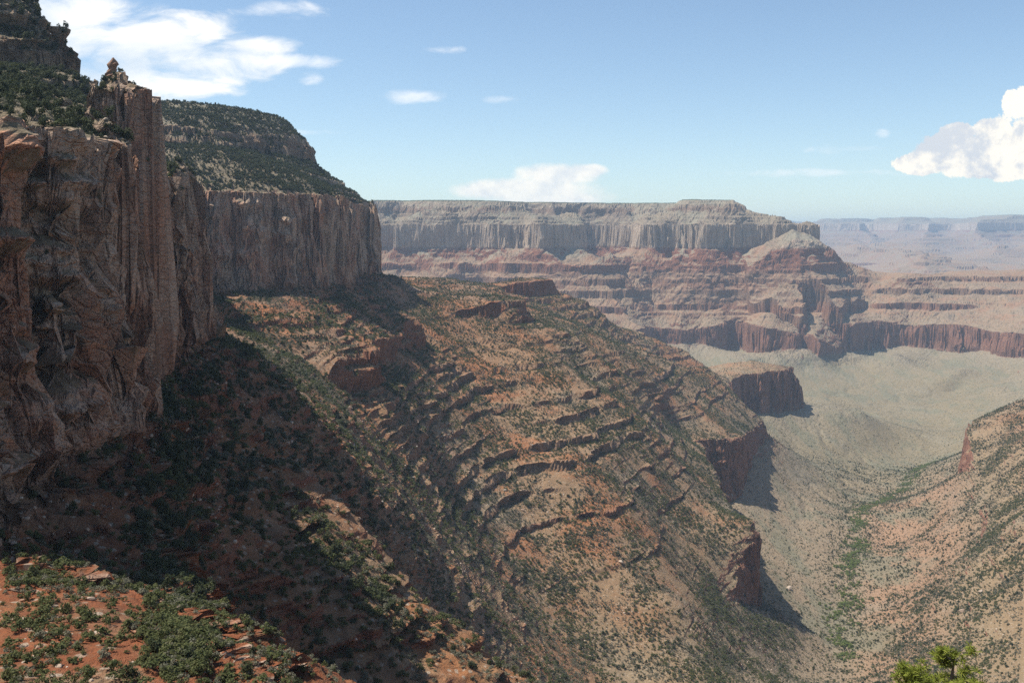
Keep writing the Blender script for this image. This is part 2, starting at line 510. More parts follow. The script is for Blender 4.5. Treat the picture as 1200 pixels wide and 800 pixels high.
def height(X, Y, t, l):
    """Elevation at plan points; everything below is in metres."""
    s0 = bil(S_c, t, l)
    g = bil(G_c, t, l)
    m = bil(M_c, t, l)
    q = wall_zone(t, Y)
    far = sst(Y, 1800, 4200)
    m = m * (1 - far * (1 - np.clip(.72 + pn2(X / 420, Y / 420, 501) * 1.3, .25, 1)))
    # buttresses and recesses: the cliff line moves in plan
    r1 = -np.abs(pn2(X / 62, Y / 62, 1)) * 2 + 0.5
    r2 = -np.abs(pn2(X / 23, Y / 23, 2)) * 2 + 0.5
    r3 = -np.abs(pn2(X / 9, Y / 9, 3)) * 2 + 0.5
    r0 = np.abs(pn2(X / 330, Y / 330, 4)) * 2 - 0.55
    rb = pn2(X / 170, Y / 170, 5)
    px = Y / 1000
    f3 = np.clip(9 / (px * 3) - .4, 0, 1)
    # joints: narrow vertical clefts and blocks that step in and out
    joint = 0.0
    for lam, dep, sd in ((95, 10, 311), (44, 6.5, 312), (19, 3.6, 313), (9, 1.6, 314)):
        fq = np.clip(lam / (px * 6) - .4, 0, 1)
        nn = pn2(X / lam, Y / lam, sd)
        joint = joint + fq * dep * np.exp(-(nn / .085) ** 2)
        if sd < 314:
            qn = pn2(X / (lam * .8), Y / (lam * .8), sd + 10) * 2.6
            fl = np.floor(qn)
            joint = joint + fq * dep * .55 * (fl + sst(qn - fl, .4, .6))
    cliffy = np.maximum(q * np.exp(-((s0 + 57) / 14) ** 2), m * np.exp(-((s0 - RE) / 18) ** 2))
    cliffy = np.maximum(cliffy, 0.8 * np.exp(-((s0 - 8) / 10) ** 2))
    sh = (r0 * 130 * (1 - .85 * sst(X, 500, 950)) * (.55 + .45 * sst(s0, -330, -200)) + (.5 - np.abs(pn2(X / 190, Y / 190, 9)) * 2) * 34 + joint * .9) * far * sst(s0, -560, -500) + rb * (10 + 40 * far) * sst(s0, -560, -500) * (0.35 + .65 * far)
    rw = 0.55 - np.abs(pn2(X / 130, Y / 130, 6)) * 2
    sh = sh + joint * cliffy * (1 - .75 * far) * (1 - .35 * sst(-s0, 200, 300))
    sh = sh + (rw * 16 * (1 - far) * np.minimum(cliffy, q * np.exp(-((s0 + 57) / 14) ** 2) + .12) + r1 * (6.0 + 3.5 * sst(s0, -300, -200)) + r2 * 1.2 + r3 * 0.5 * f3) * (0.08 + 0.92 * cliffy)
    nearfade = sst(Y, 60, 160)
    s = s0 - sh * g * nearfade
    fr = sst(Y, 6500, 8500)
    s = s + fr * ((.4 - np.abs(pn2(X / 2400, Y / 2400, 401)) * 2) * 220 + (.4 - np.abs(pn2(X / 900, Y / 900, 402)) * 2) * 120 + pn2(X / 330, Y / 330, 403) * 22) * (1 - .6 * sst(s0, -20, 60))
    # gullies and mounds on the slopes
    s = s + (pn2(X / 110, Y / 110, 7) * 3.0 + pn2(X / 30, Y / 30, 8) * 0.5) * (1 - cliffy) * nearfade * sst(Y, 100, 500)
    near = sst(Y, 90, 140) * (1 - sst(Y, 450, 800)) * (s0 < -62)
    s = s + near * (2.5 - 9 * np.abs(pn2(X / 26, Y / 26, 12)) + 2.5 * pn2(X / 11, Y / 11, 13))
    z = q * T_of_s(s) + (1 - q) * s + red_jump(s) * m
    # rubble ridge that runs down from the end of the mesa
    rz = np.interp(X, [1040, 1270, 1340, 1508, 1600, 1960], [-90, 26, 8, -98, -185, -330])
    rz = rz - 0.5 * np.abs(Y - 4660 - 40 * pn2(X / 160, Y / 160, 601)) + 9 * pn2(X / 60, Y / 60, 602) + 5 * pn2(X / 22, Y / 22, 603)
    z = np.where((Y > 4200) & (Y < 5300) & (X > 1040) & (X < 1600) & (rz > -185 + 25 * pn2(X / 90, Y / 90, 604)), np.maximum(z, np.minimum(rz, z + 45 + (rz + 190) * 1.2)), z)
    # broken little steps on the near knoll
    kf = (z + 1.6 * pn2(X / 15, Y / 15, 611) + .5 * pn2(X / 4, Y / 4, 612)) / 2.6
    kf = kf - np.floor(kf) - .5
    km = np.clip(pn2(X / 13, Y / 13, 613) * 2.2 + .35, 0, 1) * sst(Y, 88, 105) * (1 - sst(Y, 195, 215))
    z = z + 2.6 * .7 * km * (np.clip(kf / .14, -.5, .5) - kf)
    ch = np.abs(pn2(X / 260, Y / 420, 301) + .45 * pn2(X / 90, Y / 130, 302))
    z = z - (4 * np.clip(1 - ch * 7, 0, 1) + 1.2 * np.clip(1 - np.abs(pn2(X / 70, Y / 120, 303)) * 5, 0, 1)) * (1 - sst(s0, -530, -500)) * sst(Y, 1300, 2200)
    # ledges
    for e, c, k in LEDGES:
        c = c * (1 - .85 * np.exp(-((X + 30) / 340) ** 2 - ((Y - 1150) / 420) ** 2))
        a = np.clip(pn2(X / 300, Y / 300, 20 + k) * 1.9 + pn2(X / 45, Y / 45, 90 + k) * 0.5 + 0.3, 0, 1)
        a = a * c
        w = 11.0
        zz = z - (e + 4 * pn2(X / 220, Y / 220, 150 + k))
        tt = zz / w
        z = z + a * np.clip(tt / 0.05, -1, 1) * 0.5 * np.clip(1 - np.abs(tt), 0, 1)
    fb = np.zeros_like(z)
    for bx, by, br in FBUTTES:
        fb = np.maximum(fb, 1.8 * np.exp(-((X - bx) ** 2 + (Y - by) ** 2) / br ** 2) - .1)
    butte = np.zeros_like(z)
    for bx, by, br in BUTTES:
        butte = np.maximum(butte, 2.2 * np.exp(-((X - bx) ** 2 + (Y - by) ** 2) / (br * 1.15) ** 2) - .2)
    mid2 = np.exp(-((X - 330) / 330) ** 2 - ((Y - 2150) / 380) ** 2)
    for kk, (e, c) in enumerate([(-216, 9.0), (-232, 8.0), (-250, 11.0), (-278, 11.0), (-300, 8.0)]):
        br_ = np.clip(pn2(X / 220, Y / 700, 520 + kk) * 2.4 + .8, 0, 1) * np.clip(pn2(X / 40, Y / 40, 540 + kk) * 1.5 + .9, 0, 1)
        tt = (z - e - 3 * pn2(X / 260, Y / 260, 560 + kk)) / 10.0
        z = z + mid2 * br_ * c * np.clip(tt / 0.07, -1, 1) * 0.5 * np.clip(1 - np.abs(tt), 0, 1)
    mid = 1.25 * np.exp(-((X - 40) / 240) ** 4 - ((Y - 1260) / 340) ** 4)
    for kk, (e, c) in enumerate(MIDLED):
        br_ = np.clip(pn2(X / 190, Y / 600, 420 + kk) * 2.4 + .9, 0, 1) * np.clip(pn2(X / 28, Y / 28, 440 + kk) * 1.5 + 1.1, 0, 1.15)
        tt = (z - e - 2.5 * pn2(X / 200, Y / 200, 460 + kk)) / 8.0
        z = z + mid * br_ * c * np.clip(tt / 0.07, -1, 1) * 0.5 * np.clip(1 - np.abs(tt), 0, 1)
    zone_ = np.maximum(sst(z, -480, -440) * (1 - sst(z, -66, -62)), sst(z, 46, 54) * (1 - sst(z, 160, 168)))
    for per, am, sd in ((11.0, .42, 0), (6.0, .34, 1)):
        per = np.where(Y < 2200, per, per * 2)
        fz = (z + 9 * pn2(X / 190, Y / 190, 72 + sd) + 2.0 * pn2(X / 35, Y / 35, 74 + sd)) / per
        ix = np.floor(fz)
        fz = fz - ix - .5
        hs = np.modf(np.abs(np.sin(ix * 12.9898 + sd * 4.1) * 43758.5453))[0]
        pk = np.clip(pn2(X / 110 + ix * 3.7, Y / 110 - ix * 1.9, 71 + sd) * 2.2 + pn2(X / 20, Y / 20 + ix, 79) * .6 - .15 + .5 * hs, 0, 1)
        z = z + per * am * (pk * (.5 + .5 * (Y < 620)) * (1 - .8 * np.minimum(mid, 1)) + 1.2 * np.clip(butte, 0, 1)) * zone_ * sst(Y, 100, 200) * (np.clip(fz / .16, -.5, .5) - fz)
    for e, c, k, w in BIG:
        a = np.clip(pn2(X / 300, Y / 300, 20 + k) * 1.7 + pn2(X / 60, Y / 60, 90 + k) * 0.8 + (0.55 if k > 60 else .1), 0, 1)
        a = (np.maximum(a, np.clip(fb, 0, 1)) * far if k > 60 else np.maximum(a * sst(Y, 900, 1200) * (1 - far) * .6, np.clip(butte + .5 * pn2(X / 40, Y / 40, 33), 0, 1) * (butte > .05))) * c
        tt = (z - e) / w
        z = z + a * np.clip(tt / 0.06, -1, 1) * 0.5 * np.clip(1 - np.abs(tt), 0, 1)
    zstrat = z
    z = z - q * near_drop(Y) * sst(z, -60, 45) + far_lift(Y)
    # tower standing at the edge of the near cliff, split by a joint
    ta = (X + 163 + 0.12 * (Y - 440)) / 1.32 + r3 * 0.9 + r2 * 1.1
    tb = np.abs(Y - 440 + r2 * 4)
    inb = 1 - sst(tb, 13, 15.5)
    body = inb * sst(ta, -10.5, -9.0) * (1 - sst(ta, 9.4, 10.6))
    lft = inb * sst(ta, -9.0, -7.2) * (1 - sst(ta, 0.2, 0.8))
    rgt = inb * sst(ta, 1.8, 2.4) * (1 - sst(ta, 5.6, 7.4))
    tz_ = -6 + 53 * body + 17 * np.maximum(lft, 0.86 * rgt) + (pn2(X / 11, Y / 11, 77) * 8 + pn2(X / 5, Y / 5, 78) * 3.0 - 2) * body
    z = np.where((body > 0.02) & (z > -57), np.maximum(z, tz_), z)
    cap = -1.8 - 0.46 * Y
    z = np.where(Y < 30, np.minimum(z, cap), z)
    # small roughness everywhere
    z = z + (pn2(X / 12, Y / 12, 10) * 0.7 + pn2(X / 4.5, Y / 4.5, 11) * 0.35 * np.clip(4.5 / (px * 3) - .4, 0, 1)) * sst(Y, 12, 60)
    return z, zstrat, cliffy, m


Tg, Lg = np.meshgrid(tcol, ly, indexing='ij')
Yg = np.exp(Lg)
Zd = np.empty(Tg.shape, np.float32)
for i in range(0, NC, 100):
    sl = slice(i, i + 100)
    Zd[sl] = height(Tg[sl] * Yg[sl], Yg[sl], Tg[sl], Lg[sl])[0]

# rows are spread along each column so that steep ground gets as many vertices as flat ground
tang = Zd / Yg
vis = (tang >= np.maximum.accumulate(tang, axis=1) - 0.004).astype(np.float32)
dens = np.abs(np.diff(tang, axis=1)) * (0.15 + 0.85 * vis[:, 1:]) + (ly[1] - ly[0]) * (0.02 + 0.045 * vis[:, 1:])
dens[:, ly[1:] < math.log(60)] *= 0.25
dens = np.minimum(dens, 0.02)
for _ in range(3):
    k = 9
    cs = np.cumsum(np.pad(dens, ((k + 1, k), (0, 0)), mode='edge'), axis=0)
    dens = (cs[2 * k + 1:] - cs[:-2 * k - 1]) / (2 * k + 1)
cum = np.concatenate([np.zeros((NC, 1)), np.cumsum(dens, axis=1)], axis=1)
NR = int(1500 * QUALITY)
Lr = np.empty((NC, NR))
for i in range(NC):
    Lr[i] = np.interp(np.linspace(0, cum[i, -1], NR), cum[i], ly)
Tr = np.repeat(tcol[:, None], NR, 1)
Yr = np.exp(Lr)
Xr = Tr * Yr
Zr = np.empty(Tr.shape)
STR = np.empty(Tr.shape)
CLF = np.empty(Tr.shape)
for i in range(0, NC, 100):
    sl = slice(i, i + 100)
    Zr[sl], STR[sl], CLF[sl], _ = height(Xr[sl], Yr[sl], Tr[sl], Lr[sl])
P = np.stack([Xr, Yr, Zr], -1)


def normals(P):
    du = np.gradient(P, axis=0)
    dv = np.gradient(P, axis=1)
    n = np.cross(du, dv)
    n /= np.linalg.norm(n, axis=-1)[..., None] + 1e-9
    n *= np.sign(n[..., 2:3] + 1e-9)
    area = np.linalg.norm(np.cross(du, dv), axis=-1)
    return n, area


N, AREA = normals(P)
# rock relief: bedding and joints on steep ground, lumps on slopes
steep = sst(1 - N[..., 2], 0.25, 0.6)
for _ in range(2):
    steep[1:-1] = (steep[:-2] + steep[1:-1] * 2 + steep[2:]) / 4
pxm = Yr / 1000
disp = np.zeros(Tr.shape)
for (hx, hz, amp, sd) in [(45, 38, 4.5, 6), (70, 7, 3.6, 7), (34, 3.2, 1.6, 8), (20, 13, 2.6, 1), (9, 4.2, 1.8, 2), (4, 1.7, 0.5, 3), (2.2, 9, 0.5, 4), (5, 24, 0.9, 5)]:
    fd = np.clip(min(hx, hz) / (pxm * 2.0) - .3, 0, 1)
    q = pn3(Xr / hx, Yr / hx, P[..., 2] / hz, 30 + sd)
    q = np.sign(q) * np.minimum(np.abs(q) * 2.2, 0.75) if sd < 4 or sd >= 6 else -np.abs(q) * 2
    disp += amp * fd * q
disp += 14 * sst(Yr, 2500, 4500) * pn3(Xr / 90, Yr / 90, P[..., 2] / 60, 50)
Nh = N * np.array([1, 1, 0.25])
P = P + Nh * (disp * steep * sst(Yr, 60, 150))[..., None]
N, AREA = normals(P)
STEEP = sst(1 - N[..., 2], 0.2, 0.55)

tang = P[..., 2] / P[..., 1]
VIS = tang >= np.maximum.accumulate(tang, axis=1) - 0.0015

# ------------------------------------------------------------------ terrain meshes


def pos_node(T):
    return T.node('ShaderNodeNewGeometry').outputs['Position']


def base_mat(name):
    m = bpy.data.materials.new(name)
    m.use_nodes = True
    T = NT(m.node_tree)
    T.n.clear()
    b = T.node('ShaderNodeBsdfPrincipled')
    b.inputs['Roughness'].default_value = 0.9
    b.inputs['Specular IOR Level'].default_value = 0.15
    o = T.node('ShaderNodeOutputMaterial')
    T.l.new(b.outputs[0], o.inputs[0])
    return m, T, b


def zpos(z):
    return (z + 720.0) / 920.0


def rock_material():
    m, T, b = base_mat('canyon_rock')
    P = pos_node(T)
    X, Y, Z = T.xyz(P)[0:3]
    at = T.node('ShaderNodeAttribute', attribute_name='strat').outputs['Fac']
    st = T.node('ShaderNodeAttribute', attribute_name='steep').outputs['Fac']
    n1 = T.noise(P, 0.02, 5, 0.6)
    n2 = T.noise(P, 0.11, 5, 0.65)
    n3 = T.noise(P, 0.45, 5, 0.7)
    wob = T.m('ADD', T.m('MULTIPLY', T.m('SUBTRACT', n1, .5), 16), T.m('MULTIPLY', T.m('SUBTRACT', n2, .5), 6))
    e = T.m('ADD', at, wob)
    el = T.lin(e, -720, 200)
    rock = T.ramp(el, [(zpos(-700), (.25, .21, .15)), (zpos(-505), (.27, .22, .15)), (zpos(-495), (.33, .17, .11)), (zpos(-440), (.36, .165, .10)), (zpos(-380), (.34, .17, .11)),
                       (zpos(-370), (.32, .19, .12)), (zpos(-320), (.33, .16, .095)), (zpos(-270), (.33, .22, .145)), (zpos(-225), (.33, .17, .10)), (zpos(-180), (.32, .20, .13)), (zpos(-150), (.32, .14, .08)),
                       (zpos(-75), (.31, .12, .065)), (zpos(-58), (.31, .16, .10)), (zpos(-40), (.33, .24, .165)), (zpos(45), (.35, .26, .18)), (zpos(60), (.36, .29, .21)),
                       (zpos(104), (.36, .27, .19)), (zpos(120), (.33, .22, .15)), (zpos(142), (.45, .355, .255)), (zpos(170), (.42, .345, .25))])
    # thin bedding, pale and dark
    bed = T.noise(T.vec(T.m('MULTIPLY', X, .012), T.m('MULTIPLY', Y, .012), T.m('MULTIPLY', Z, .42)), 1.0, 5, .7)
    bedf = T.smooth(bed, .32, .68)
    rock = T.mix(T.m('MULTIPLY', T.m('SUBTRACT', 1.0, bedf), .38), rock, (.17, .10, .07))
    rock = T.mix(T.m('MULTIPLY', T.smooth(bed, .58, .72), .4), rock, (.45, .36, .26))
    # the great cliff: iron-stained, varnished streaks that run down the face, pale and creamier further off
    great = T.m('MULTIPLY', T.smooth(at, -66, -52), T.m('SUBTRACT', 1.0, T.smooth(at, 40, 60)))
    strk = T.noise(T.vec(T.m('MULTIPLY', X, .10), T.m('MULTIPLY', Y, .10), T.m('MULTIPLY', Z, .020)), 1.0, 6, .68)
    pat = T.noise(T.vec(T.m('MULTIPLY', X, .035), T.m('MULTIPLY', Y, .035), T.m('MULTIPLY', Z, .02)), 1.0, 5, .65)
    gcol = T.mix(T.smooth(pat, .42, .62), (.60, .43, .32), (.60, .31, .195))
    gcol = T.mix(T.m('MULTIPLY', T.smooth(strk, .54, .68), .42), gcol, (.13, .105, .095))
    blot = T.noise(T.vec(T.m('MULTIPLY', X, .07), T.m('MULTIPLY', Y, .07), T.m('MULTIPLY', Z, .045)), 1.0, 6, .72)
    gcol = T.mix(T.m('MULTIPLY', T.smooth(blot, .53, .66), .5), gcol, (.12, .095, .08))
    gcol = T.mix(T.m('MULTIPLY', T.smooth(T.noise(P, .09, 5, .7), .52, .66), .5), gcol, (.42, .33, .24))
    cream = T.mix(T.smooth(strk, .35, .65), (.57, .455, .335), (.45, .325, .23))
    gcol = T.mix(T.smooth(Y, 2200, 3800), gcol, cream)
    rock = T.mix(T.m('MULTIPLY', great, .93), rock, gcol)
    # lower cliff has long stains too
    low = T.m('MULTIPLY', T.smooth(at, -510, -490), T.m('SUBTRACT', 1.0, T.smooth(at, -385, -370)))
    rock = T.mix(T.m('MULTIPLY', low, T.m('MULTIPLY', T.smooth(strk, .48, .66), .55)), rock, (.16, .10, .075))
    # soil and rubble on gentler ground
    soil = T.ramp(el, [(zpos(-700), (.24, .195, .122)), (zpos(-560), (.25, .20, .122)), (zpos(-500), (.27, .22, .15)), (zpos(-420), (.29, .205, .12)), (zpos(-340), (.30, .19, .108)), (zpos(-250), (.29, .185, .106)),
                       (zpos(-150), (.30, .165, .085)), (zpos(-70), (.24, .10, .052)), (zpos(-50), (.28, .18, .11)), (zpos(50), (.24, .19, .125)), (zpos(120), (.24, .19, .125)), (zpos(170), (.27, .24, .17))])  # red bed soil under the great cliff, colour darkened to deepen its shade
    nearlow = T.m('MULTIPLY', T.m('SUBTRACT', 1.0, T.smooth(at, -490, -420)), T.m('SUBTRACT', 1.0, T.smooth(Y, 1900, 2500)))
    soil = T.mix(nearlow, soil, T.mix(T.smooth(T.m('DIVIDE', X, Y), .33, .38), (.29, .215, .14), (.34, .205, .125)))
    redder = T.noise(P, 0.0135, 4, .6)
    rf = T.m('MULTIPLY', T.smooth(redder, .46, .62), T.m('MULTIPLY', T.smooth(at, -420, -330), T.m('SUBTRACT', 1.0, T.smooth(at, -60, -40))))
    soil = T.mix(T.m('MULTIPLY', rf, .8), soil, (.34, .135, .055))
    soil = T.mix(T.m('MULTIPLY', T.m('SUBTRACT', 1.0, T.smooth(Y, 195, 225)), T.smooth(T.noise(P, .05, 4, .6), .3, .5)), soil, (.25, .088, .04))
    greyer = T.smooth(T.noise(P, 0.008, 4, .6), .5, .68)
    soil = T.mix(T.m('MULTIPLY', greyer, .45), soil, (.27, .235, .17))
    # rubble speckle: pale stones and small dark tufts
    v = T.node('ShaderNodeTexVoronoi', feature='F1')
    T.put(v.inputs['Vector'], P)
    v.inputs['Scale'].default_value = 0.42
    sp = T.xyz(v.outputs['Color'])
    stone = T.m('MULTIPLY', T.smooth(v.outputs['Distance'], .42, .25), T.smooth(sp[0], .68, .74))
    soil = T.mix(T.m('MULTIPLY', stone, .7), soil, (.44, .37, .29))
    soil = T.mix(T.m('MULTIPLY', T.smooth(n3, .48, .66), .5), soil, (.15, .12, .075))
    v2 = T.node('ShaderNodeTexVoronoi', feature='F1')
    T.put(v2.inputs['Vector'], P)
    v2.inputs['Scale'].default_value = 0.15
    s2 = T.xyz(v2.outputs['Color'])
    tuft = T.m('MULTIPLY', T.smooth(v2.outputs['Distance'], .46, .22), T.smooth(s2[1], .45, .55))
    tuft = T.m('MULTIPLY', tuft, T.smooth(Y, 1500, 2600))
    tuft = T.m('MULTIPLY', tuft, T.lin(at, -560, -450, .85, 1.0))
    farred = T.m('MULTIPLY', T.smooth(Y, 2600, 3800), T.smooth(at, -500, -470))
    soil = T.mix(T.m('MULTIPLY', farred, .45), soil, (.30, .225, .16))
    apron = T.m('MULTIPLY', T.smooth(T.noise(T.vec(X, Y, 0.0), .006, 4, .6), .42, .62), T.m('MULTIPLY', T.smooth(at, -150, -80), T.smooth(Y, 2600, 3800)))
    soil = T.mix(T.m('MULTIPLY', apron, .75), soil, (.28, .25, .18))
    wash = T.noise(T.vec(T.m('MULTIPLY', X, .012), T.m('MULTIPLY', Y, .004), 0.0), 1.0, 6, .7)
    soil = T.mix(T.m('MULTIPLY', T.m('MULTIPLY', T.smooth(wash, .48, .6), .75), T.m('SUBTRACT', 1.0, T.smooth(at, -520, -480))), soil, (.19, .18, .12))
    soil = T.mix(T.m('MULTIPLY', tuft, .8), soil, (.095, .10, .055))
    soil = T.mix(T.m('MULTIPLY', T.smooth(at, 158, 164), T.smooth(Y, 2000, 3000)), soil, (.075, .09, .05))
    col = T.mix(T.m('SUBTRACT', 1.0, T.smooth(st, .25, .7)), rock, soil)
    col = T.mix(1.0, col, T.mix(n2, (.66, .66, .66), (1.2, 1.2, 1.17)), 'MULTIPLY')
    T.put(b.inputs['Base Color'], col)
    # fine relief
    hgt = T.m('ADD', T.m('MULTIPLY', n3, 1.3), T.m('MULTIPLY', T.noise(T.vec(X, Y, T.m('MULTIPLY', Z, 3.0)), .28, 6, .7), 2.2))
    vc = T.node('ShaderNodeTexVoronoi', feature='DISTANCE_TO_EDGE')
    T.put(vc.inputs['Vector'], T.vec(T.m('MULTIPLY', X, .16), T.m('MULTIPLY', Y, .16), T.m('MULTIPLY', Z, .27)))
    vc.inputs['Scale'].default_value = 1.0
    vd = T.node('ShaderNodeTexVoronoi', feature='DISTANCE_TO_EDGE')
    T.put(vd.inputs['Vector'], T.vec(T.m('MULTIPLY', X, .5), T.m('MULTIPLY', Y, .5), T.m('MULTIPLY', Z, .75)))
    vd.inputs['Scale'].default_value = 1.0
    crack = T.m('ADD', T.m('MULTIPLY', T.smooth(vc.outputs['Distance'], 0.0, .09), 2.2), T.m('MULTIPLY', T.smooth(vd.outputs['Distance'], 0.0, .1), 1.0))
    hgt = T.m('ADD', hgt, T.m('MULTIPLY', crack, T.m('MULTIPLY', T.smooth(st, .3, .8), .55)))
    bp = T.node('ShaderNodeBump')
    bp.inputs['Strength'].default_value = 0.9
    bp.inputs['Distance'].default_value = 1.0
    T.put(bp.inputs['Height'], hgt)
    T.put(b.inputs['Normal'], bp.outputs[0])
    return m


ROCK = rock_material()


def mesh_from(name, V, F, mat, parent=None, smooth=False):
    me = bpy.data.meshes.new(name)
    V = np.asarray(V, np.float32)
    F = np.asarray(F, np.int32)
    k = F.shape[1]
    me.vertices.add(len(V))
    me.vertices.foreach_set('co', V.ravel())
    me.loops.add(F.size)
    me.loops.foreach_set('vertex_index', F.ravel())
    me.polygons.add(len(F))
    me.polygons.foreach_set('loop_start', np.arange(0, F.size, k, dtype=np.int32))
    me.polygons.foreach_set('loop_total', np.full(len(F), k, np.int32))
    me.polygons.foreach_set('use_smooth', np.full(len(F), smooth, bool))
    me.materials.append(mat)
    me.update(calc_edges=True)
    return me


def link(name, data, parent=None):
    o = bpy.data.objects.new(name, data)
    COL.objects.link(o)
    if parent is not None:
        o.parent = parent
    return o


def tag(o, label=None, cat=None, group=None, kind=None):
    if label:
        o['label'] = label
    if cat:
        o['category'] = cat
    if group:
        o['group'] = group
    if kind:
        o['kind'] = kind
    return o


# terrain faces, sorted into the landforms they belong to
ii, jj = np.meshgrid(np.arange(NC - 1), np.arange(NR - 1), indexing='ij')
v00 = ii * NR + jj
QUAD = np.stack([v00, v00 + NR, v00 + NR + 1, v00 + 1], -1).reshape(-1, 4)
fY = Yr[:-1, :-1].ravel()
fX = Xr[:-1, :-1].ravel()
fS = STR[:-1, :-1].ravel()
REG = np.zeros(len(QUAD), np.int8)                       # 0 canyon slope
REG[(fS > -62) & (fY < 2500)] = 1                        # cliff
REG[(fY > 3500) & (fS > -505)] = 2                       # mesa
REG[(fS < -505) & (fY > 1000) & (fY < 7600)] = 3         # canyon floor
REG[fY > 7600] = 4                                       # the far side of the canyon
REG[(fY < 100)] = 5                                      # near hillside
VFLAT = P.reshape(-1, 3)
SFLAT = STR.ravel()
TFLAT = STEEP.ravel()
names = ['canyon_slope', 'cliff', 'mesa', 'canyon_floor', 'distant_canyon_rim', 'hillside']
labels = ['long ledged red slope with scattered shrubs falling from the cliff to the canyon bottom', 'tall shaded sandstone cliff with a wooded slope above it',
          'flat topped layered mesa across the canyon', 'grey green canyon bottom with its creek bed', 'hazy blue canyon rim far away on the skyline', 'steep ground below the viewpoint']
for r in range(6):
    q = QUAD[REG == r]
    if not len(q):
        continue
    used, inv = np.unique(q, return_inverse=True)
    me = mesh_from(names[r], VFLAT[used], inv.reshape(-1, 4), ROCK)
    for an, arr in (('strat', SFLAT), ('steep', TFLAT)):
        a = me.attributes.new(an, 'FLOAT', 'POINT')
        a.data.foreach_set('value', arr[used].astype(np.float32))
    o = tag(link(names[r], me), labels[r], None, None, 'structure')

# ------------------------------------------------------------------ air
hz, T, _b = base_mat('air')
T.n.clear()
vol = T.node('ShaderNodeVolumePrincipled')
vol.inputs['Color'].default_value = (0.54, 0.76, 1.0, 1)
vol.inputs['Density'].default_value = 5.2e-5
vol.inputs['Anisotropy'].default_value = 0.25
o_ = T.node('ShaderNodeOutputMaterial')
T.l.new(vol.outputs[0], o_.inputs['Volume'])
zb, zt = float(P[..., 2].min()) - 2, float(P[..., 2].max()) + 15
xb0, xb1 = float(P[..., 0].min()) - 5, float(P[..., 0].max()) + 5
yb0, yb1 = -60.0, 30050.0
Vb = [(x, y, z) for x in (xb0, xb1) for y in (yb0, yb1) for z in (zb, zt)]
Fb = [(0, 1, 3, 2), (4, 6, 7, 5), (0, 4, 5, 1), (2, 3, 7, 6), (0, 2, 6, 4), (1, 5, 7, 3)]
tag(link('haze', mesh_from('haze', Vb, Fb, hz)), 'thin blue air haze filling the canyon', None, None, 'stuff')

# ------------------------------------------------------------------ plants and stones: one of each kind, then copies
def leaf_cloud(r, n, blobs, leaf, flat=0.8, up=0.5):
    """Many small leaf-sized faces spread through a few uneven clumps."""
    V = []
    bl = []
    for _ in range(blobs):
        a = r.uniform(0, 2 * math.pi)
        d = math.sqrt(r.random()) * 0.5
        bl.append((d * math.cos(a), d * math.sin(a), r.uniform(0.3, 0.95) * (1 - 0.35 * d), r.uniform(0.22, 0.42)))
    for _ in range(n):
        bx, by, bz, br = r.choice(bl)
        v = Vector((r.gauss(0, 1), r.gauss(0, 1), r.gauss(0, 1))).normalized() * br * (0.55 + 0.5 * r.random())
        p = Vector((bx + v.x, by + v.y, max(0.03, (bz + v.z * flat) * 1.0)))
        nrm = (v.normalized() + Vector((r.gauss(0, .5), r.gauss(0, .5), r.gauss(up, .5)))).normalized()
        t = nrm.orthogonal().normalized()
        t.rotate(__import__('mathutils').Quaternion(nrm, r.uniform(0, 6.28)))
        w = nrm.cross(t)
        l = leaf * r.uniform(.6, 1.3)
        V += [p - t * l - w * l * .6, p + t * l - w * l * .6, p + t * l * .8 + w * l * .7, p - t * l * .8 + w * l * .7]
    V = np.array([tuple(v) for v in V])
    return V, np.arange(len(V)).reshape(-1, 4)


def tube(r, path, rad, seg=6):
    V, F = [], []
    for k, (p, q) in enumerate(zip(path, rad)):
        d = (Vector(path[min(k + 1, len(path) - 1)]) - Vector(path[max(k - 1, 0)])).normalized()
        a = d.orthogonal().normalized()
        b = d.cross(a)
        for i in range(seg):
            an = 2 * math.pi * i / seg
            V.append(tuple(Vector(p) + (a * math.cos(an) + b * math.sin(an)) * q))
    for k in range(len(path) - 1):
        for i in range(seg):
            j = (i + 1) % seg
            F.append((k * seg + i, k * seg + j, (k + 1) * seg + j, (k + 1) * seg + i))
    return V, F


def joined(parts):
    V, F, o = [], [], 0
    for v, f in parts:
        V += [tuple(x) for x in v]
        F += [tuple(int(i) + o for i in q) for q in f]
        o += len(v)
    return V, F


def leaf_material(name, c1, c2, c3):
    m, T, b = base_mat(name)
    oi = T.node('ShaderNodeObjectInfo').outputs['Random']
    geo = T.node('ShaderNodeNewGeometry')
    ri = geo.outputs['Random Per Island']
    col = T.mix(oi, c1, c2)
    col = T.mix(T.m('MULTIPLY', T.smooth(ri, .35, 1), .75), col, c3)
    T.put(b.inputs['Base Color'], col)
    b.inputs['Roughness'].default_value = 0.75
    tr = T.node('ShaderNodeBsdfTranslucent')
    T.put(tr.inputs[0], col)
    mx = T.node('ShaderNodeMixShader')
    mx.inputs[0].default_value = 0.3
    T.l.new(b.outputs[0], mx.inputs[1])
    T.l.new(tr.outputs[0], mx.inputs[2])
    out = [n for n in T.n if n.type == 'OUTPUT_MATERIAL'][0]
    T.l.new(mx.outputs[0], out.inputs[0])
    return m


